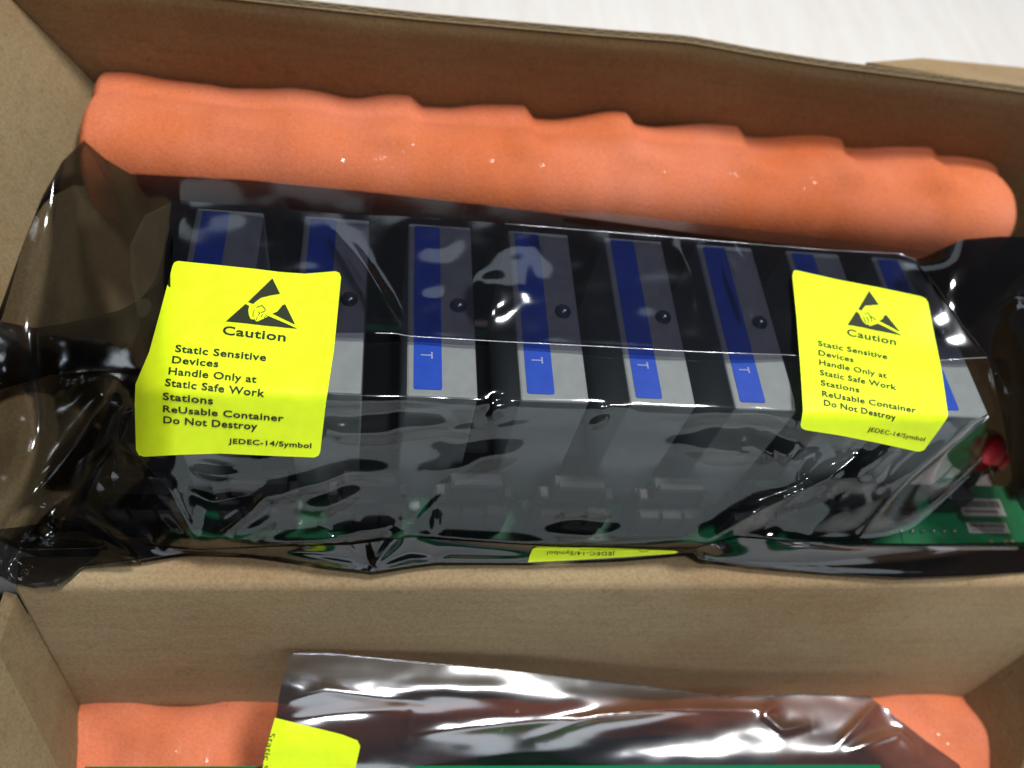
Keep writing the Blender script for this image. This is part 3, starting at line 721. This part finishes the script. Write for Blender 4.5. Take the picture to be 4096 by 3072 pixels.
# gathered layers of film at both ends of the bag
HW = HM(np.maximum(HF.Z, HB.Z)+0.10+0.10*(1+vnoise(GX, GY, 150, 71))+0.06*n3)
HW.crease([(3960, 1250), (4060, 1180), (4200, 1200)], 40, .3); HW.crease([(3880, 1460), (4000, 1500), (4080, 1700)], 22, .2); HW.crease([(3960, 1400), (4020, 1560), (4200, 1620)], 22, .25)
HW.Z = blur(HW.Z, 6)
film_mesh('gathered_film', HW, [(3660, 1040), (3700, 1028), (3760, 1000), (3850, 958), (4000, 945), (4260, 950)], [(3660, 1044), (3760, 1160), (3850, 1300), (3952, 1430), (3985, 1560), (4015, 1690), (4040, 1850), (4060, 1990), (4100, 2060), (4260, 2110)], 3664, 4250, M_filmd, bag)
film_mesh('gathered_film', HW, [(-150, 1255), (140, 1312), (250, 1296), (380, 1268), (480, 1240), (560, 1200), (620, 1120), (660, 1000), (684, 900)], [(-150, 1640), (0, 1560), (200, 1500), (400, 1480), (560, 1500), (640, 1400), (684, 1200)], -148, 682, M_filmd2, bag)
film_mesh('gathered_film', HW, [(-150, 2130), (60, 2110), (250, 2080), (400, 2110), (520, 2180), (560, 2236)], [(-150, 2288), (0, 2302), (60, 2332), (140, 2348), (230, 2340), (290, 2300), (330, 2266), (560, 2238)], -148, 558, M_filmd2, bag)
HE = HM(HF.Z+0.07+0.03*n1); HE.crease([(1130, 2222), (1300, 2246), (1430, 2266)], 12, .06); HE.crease([(1740, 2238), (1640, 2238), (1500, 2278)], 10, .06)
HE.crease([(2850, 2240), (3200, 2270), (3700, 2280), (4050, 2250)], 14, .08)
film_mesh('gathered_film', HE, [(556, 2180), (800, 2203), (1080, 2188), (1400, 2180), (1640, 2150), (1900, 2168), (2200, 2186), (2770, 2196), (2950, 2150), (3200, 2168), (3700, 2175), (4250, 2165)], [(556, 2238), (800, 2201), (1000, 2216), (1300, 2263), (1490, 2286), (1640, 2263), (1750, 2249), (2120, 2251), (2500, 2233), (2770, 2206), (2800, 2236), (3000, 2263), (3300, 2291), (3600, 2312), (3900, 2301), (4100, 2287), (4250, 2281)], 558, 4248, M_filmd, bag)
# loose film standing behind the fold, against the foam
HK = HM(sheet([[(-160, 500, -1), (335, 550, -.9), (1000, 700, .4), (2400, 820, .2), (3700, 960, .2), (4260, 900, .2)], [(-160, 700, -1), (335, 640, -.9), (1000, 760, .3), (2400, 890, .34), (3700, 1040, .32), (4260, 1000, .3)]], 10)+0.05*vnoise(GX, GY, 300, 31))
film_mesh('loose_film', HK, [(2250, 850), (2400, 848), (2900, 905), (3400, 965), (3720, 1010), (3830, 965)], [(2250, 856), (2400, 880), (3000, 962), (3400, 1004), (3700, 1034), (3830, 975)], 2252, 3828, M_film, bag)

# ------------------------------------------------------------------ labels stuck on the bag
def poly_patch(name, poly, H, dz, mat_, parent, step=12.0):
    """print or sticker: polygon in photo pixels laid on a sheet, cut into a fine grid so that it follows the bends"""
    bm = bmesh.new(); vs = [bm.verts.new((x, y, 0)) for x, y in poly]; bm.faces.new(vs)
    xs = [p[0] for p in poly]; ys = [p[1] for p in poly]
    for lo, hi, ax in ((min(xs), max(xs), 0), (min(ys), max(ys), 1)):
        k = math.floor(lo/step)*step+step
        while k < hi:
            co = (k, 0, 0) if ax == 0 else (0, k, 0); no = (1, 0, 0) if ax == 0 else (0, 1, 0)
            bmesh.ops.bisect_plane(bm, geom=list(bm.verts)+list(bm.edges)+list(bm.faces), plane_co=co, plane_no=no); k += step
    bmesh.ops.triangulate(bm, faces=[f for f in bm.faces if len(f.verts) > 4])
    bm.normal_update()
    xy = np.array([(v.co.x, v.co.y) for v in bm.verts]); P = at(xy[:, 0], xy[:, 1], H(xy[:, 0], xy[:, 1])+dz)
    for v, p in zip(bm.verts, P): v.co = p
    for f in bm.faces:
        f.normal_update()
        if f.normal.z < 0: f.normal_flip()
    return from_bm(name, bm, mat_, parent, True)
def put_print(name, items, H, dz, parent):
    V = []; Fc = []
    for v, f in items:
        o_ = len(V); V += [tuple(p) for p in v]; Fc += [tuple(i+o_ for i in q) for q in f]
    V = np.array(V); P = at(V[:, 0], V[:, 1], H(V[:, 0], V[:, 1])+dz)
    return mesh(name, P, Fc, M_ink, parent, False)
def line_of_text(body, p0, p1, cap, bold=0.022, slant=0.0, hdir=None):
    v, f, w = text_mesh(body, bold)
    p0 = np.array(p0, float); p1 = np.array(p1, float); e = p1-p0
    hv = np.array([e[1], -e[0]])/np.linalg.norm(e) if hdir is None else np.array(hdir, float)
    hv = hv/np.linalg.norm(hv)*cap/H_CAP
    P = p0+np.outer(v[:, 0]/w, e)+np.outer(v[:, 1], hv)
    return P, f
def stroke(P, w):
    out = []; 
    V = []; Fc = []
    for i in range(len(P)-1):
        a = np.array(P[i], float); b = np.array(P[i+1], float); n = np.array([-(b-a)[1], (b-a)[0]])/np.linalg.norm(b-a)*w/2
        k = len(V); V += [a-n, a+n, b+n, b-n]; Fc.append((k, k+1, k+2, k+3))
    return np.array(V), Fc
def polyitem(P): return np.array(P, float), [tuple(range(len(P)))]
def tess(P):
    bm = bmesh.new(); f = bm.faces.new([bm.verts.new((x, y, 0)) for x, y in P]); bmesh.ops.triangulate(bm, faces=[f]); bm.verts.index_update()
    v = np.array([(q.co.x, q.co.y) for q in bm.verts]); fs = [tuple(w.index for w in g.verts) for g in bm.faces]; bm.free(); return v, fs

HLab = HM(HB.Z+0.22+0.035*vnoise(GX, GY, 210, 77)+0.012*vnoise(GX, GY, 90, 78))
s1 = lambda x, y: (600+x/1.951, 1000+y/1.951)
l1 = poly_patch('caution_label', LAB1, HLab, 0.10, M_yellow, bag, 7.0); l1['label'] = 'larger yellow caution label at the left end of the bag'
it = []
for body, a, b, cap in (('Caution', (565, 655), (1058, 712), 66), ('Static Sensitive', (195, 792), (905, 865), 55), ('Devices', (170, 880), (533, 913), 55),
        ('Handle Only at', (143, 968), (830, 1035), 55), ('Static Safe Work', (116, 1058), (893, 1145), 57), ('Stations', (98, 1168), (492, 1205), 57),
        ('ReUsable Container', (100, 1263), (1043, 1338), 50), ('Do Not Destroy', (103, 1350), (838, 1403), 53), ('JEDEC-14/Symbol', (612, 1508), (1260, 1546), 38)):
    it.append(line_of_text(body, s1(*a), s1(*b), cap/1.951, hdir=(0.10 if cap > 45 and a[1] < 1100 else 0.02, -1)))
for P in ([(955, 220), (1015, 340), (940, 353), (870, 370), (832, 396), (806, 420), (765, 404)],
          [(745, 420), (592, 556), (700, 566), (800, 577), (900, 589), (1000, 598), (1150, 613), (1040, 563), (918, 512), (912, 524), (885, 536), (860, 548), (836, 558), (822, 552), (818, 540), (802, 542), (784, 536), (772, 505), (767, 470), (775, 436)],
          [(1055, 422), (1133, 580), (955, 495), (990, 482), (1018, 450), (1034, 430)]):
    it.append(tess([s1(*p) for p in P]))
for P in ([(832, 446), (875, 431), (902, 464)], [(815, 468), (804, 495), (806, 520)], [(838, 520), (828, 548)], [(846, 480), (858, 492), (842, 512)], [(868, 486), (890, 480), (902, 464)], [(880, 500), (868, 520)], [(912, 505), (892, 528)]):
    it.append(stroke([s1(*p) for p in P], 2.6))
put_print('printing', it, HLab, 0.117, l1)
l2 = poly_patch('caution_label', LAB2, HLab, 0.10, M_yellow, bag, 7.0); l2['label'] = 'smaller yellow caution label at the right end with its corner folded down'
it = []
for body, a, b, cap in (('Caution', (565, 664), (946, 742), 52), ('Static Sensitive', (338, 745), (878, 852), 41), ('Devices', (342, 818), (615, 876), 41),
        ('Handle Only at', (348, 892), (873, 1000), 41), ('Static Safe Work', (353, 973), (948, 1092), 42), ('Stations', (360, 1053), (660, 1112), 42),
        ('ReUsable Container', (370, 1138), (1102, 1270), 43), ('Do Not Destroy', (385, 1210), (945, 1328), 45)):
    it.append(line_of_text(body, q4(*a), q4(*b), cap/1.951, 0.012, hdir=(-0.06, -1)))
it.append(line_of_text('JEDEC-14/Symbol', q4(722, 1413), q4(1166, 1494), 34/1.951, 0.008, hdir=(0.38, -1)))
for P in ([(735, 318), (810, 425), (710, 432), (692, 450), (678, 472), (652, 460)],
          [(635, 478), (568, 582), (700, 605), (800, 628), (990, 665), (900, 620), (802, 572), (788, 578), (762, 586), (745, 593), (730, 584), (708, 578), (690, 560), (672, 530), (660, 500)],
          [(868, 505), (974, 636), (815, 552), (840, 538), (855, 512)]):
    it.append(tess([q4(*p) for p in P]))
for P in ([(695, 500), (725, 487), (745, 515)], [(690, 515), (700, 545), (712, 565)], [(715, 520), (730, 545), (728, 575)], [(745, 515), (760, 560)], [(745, 515), (790, 545)]):
    it.append(stroke([q4(*p) for p in P], 2.2))
put_print('printing', it, HLab, 0.117, l2)
l3 = poly_patch('caution_label', LAB3, HE, 0.06, M_yellow, bag, 8); l3['label'] = 'cut off yellow caution label under the front edge, upside down'
s5 = lambda x, y: (1300+x/1.4747, 1500+y/1.4747)
put_print('printing', [line_of_text('JEDEC-14/Symbol', s5(1712, 1044), s5(1310, 1040), 22/1.4747, 0.0)], HE, 0.095, l3)

# ================================================================== THE LOWER BAG AND ITS BOARD
btop = [(1060, 3200), (1120, 2760), (1160, 2614), (1350, 2618), (2100, 2692), (2600, 2748), (2900, 2790), (3200, 2778), (3480, 2788), (3560, 2850), (3700, 2960), (3840, 3060), (3900, 3240)]
k_top = [(1000, 2600, -8.7), (1160, 2614, -8.6), (2100, 2692, -9.2), (2900, 2790, -10.2), (3480, 2788, -10.4), (3900, 2900, -11.2)]
k_a = [(1000, 2740, -8.6), (1160, 2740, -8.5), (2100, 2790, -9.1), (2900, 2840, -10.0), (3480, 2840, -10.3), (3900, 2980, -11.2)]
k_b = [(1000, 2990, -9.4), (1160, 2990, -9.3), (2100, 3000, -10.3), (2600, 3000, -10.3), (2900, 3000, -10.2), (3480, 3000, -10.2), (3900, 3100, -11.0)]
k_c = [(1000, 3240, -10.6), (2100, 3240, -11.2), (2700, 3240, -10.8), (3900, 3240, -10.8)]
bz = sheet([k_top, k_a, k_b, k_c], 26)
H2 = HM(bz); mk = np.ones_like(GX)
H2.Z = H2.Z+0.12*vnoise(GX*.5, GY*1.3, 230, 41)+0.035*vnoise(GX*0.5, GY*1.6, 110, 42)+0.010*vnoise(GX*.7, GY*1.3, 60, 43)
D = H2.crease
D([(1130, 2810), (1300, 2760), (1500, 2790), (1750, 2820)], 24, .22); D([(1150, 2880), (1300, 2860), (1640, 2830)], 22, -.16)
D([(1640, 2830), (1635, 2940)], 9, .12); D([(1640, 2940), (2000, 2900), (2690, 2840), (3100, 2840)], 30, .3)
D([(2690, 2840), (2400, 2860), (2100, 2960)], 20, .2); D([(3100, 2800), (3060, 2860), (3130, 2920), (3250, 2900)], 22, .28)
D([(3520, 2800), (3600, 2880), (3840, 3060)], 26, .35); D([(3520, 2800), (3430, 2900), (3350, 2980)], 20, .25); D([(3400, 3000), (3600, 2930), (3700, 3020)], 22, .3)
H2.Z = blur(H2.Z, 5)
bag2 = tag(thing('antistatic_bag'), 'shiny silvery antistatic bag lying in the lower box at the bottom edge', 'bag')
film_mesh('front_film', H2, btop, [(1000, 3240), (3950, 3244)], 1062, 3900, M_silver, bag2, 7)
tube('bag_seam', on_sheet(H2, btop[2:9], 0.0, 80), 0.03, M_silver, bag2, 5)
l4 = poly_patch('caution_label', [(1100, 2871), (1368, 2938), (1430, 2962), (1441, 2985), (1420, 3080), (1395, 3190), (1030, 3190), (1062, 3000)], H2, .06, M_yellow, bag2, 14)
put_print('printing', [line_of_text('Static Sensitive', (1079, 2930), (1010, 3235), 24, 0.0, hdir=(1, .22)), line_of_text('Devices', (1110, 2950), (1085, 3080), 24, 0.0, hdir=(1, .22))][:1], H2, .09, l4)
board2 = tag(thing('circuit_board'), 'dark green circuit board mostly cut off, inside the silvery bag', 'circuit board')
zb = -10.2
bp = [at(340, 3066, zb), at(3520, 3060, zb), at(3600, 3300, zb), at(300, 3300, zb)]
slab('board', bp, (0, 0, -.16), M_pcb2, board2)
rs = random.Random(21)
for k in range(16):
    px_ = 480+k*185; py_ = rs.choice((3150, 3195, 3240)); p = at(px_, py_, zb+.003); w_ = rs.choice((.35, .6, .9)); h_ = rs.choice((.3, .45))
    bm = bmesh.new(); box_bm(bm, (p[0]-w_/2, p[1]-h_/2, zb+.003), (p[0]+w_/2, p[1]+h_/2, zb+.18), .02, 1)
    from_bm('chip', bm, M_black, board2)
    bm = bmesh.new(); bmesh.ops.create_cone(bm, segments=12, radius1=.09, radius2=.06, depth=.08, cap_ends=True)
    q = at(px_+80, 3110, zb+.04); bmesh.ops.translate(bm, vec=tuple(q), verts=bm.verts)
    from_bm('solder_joint', bm, M_metal, board2, True)
slab('component_block', [at(1950, 2960, -11.5), at(3080, 2930, -11.5), at(3100, 3060, -11.5), at(1900, 3060, -11.5)], (0, 0, -.8), M_black, board2)

bpy.context.view_layer.update()
print('tris', sum(len(o.data.loop_triangles) or len(o.data.polygons)*2 for o in scn.objects if o.type == 'MESH'))
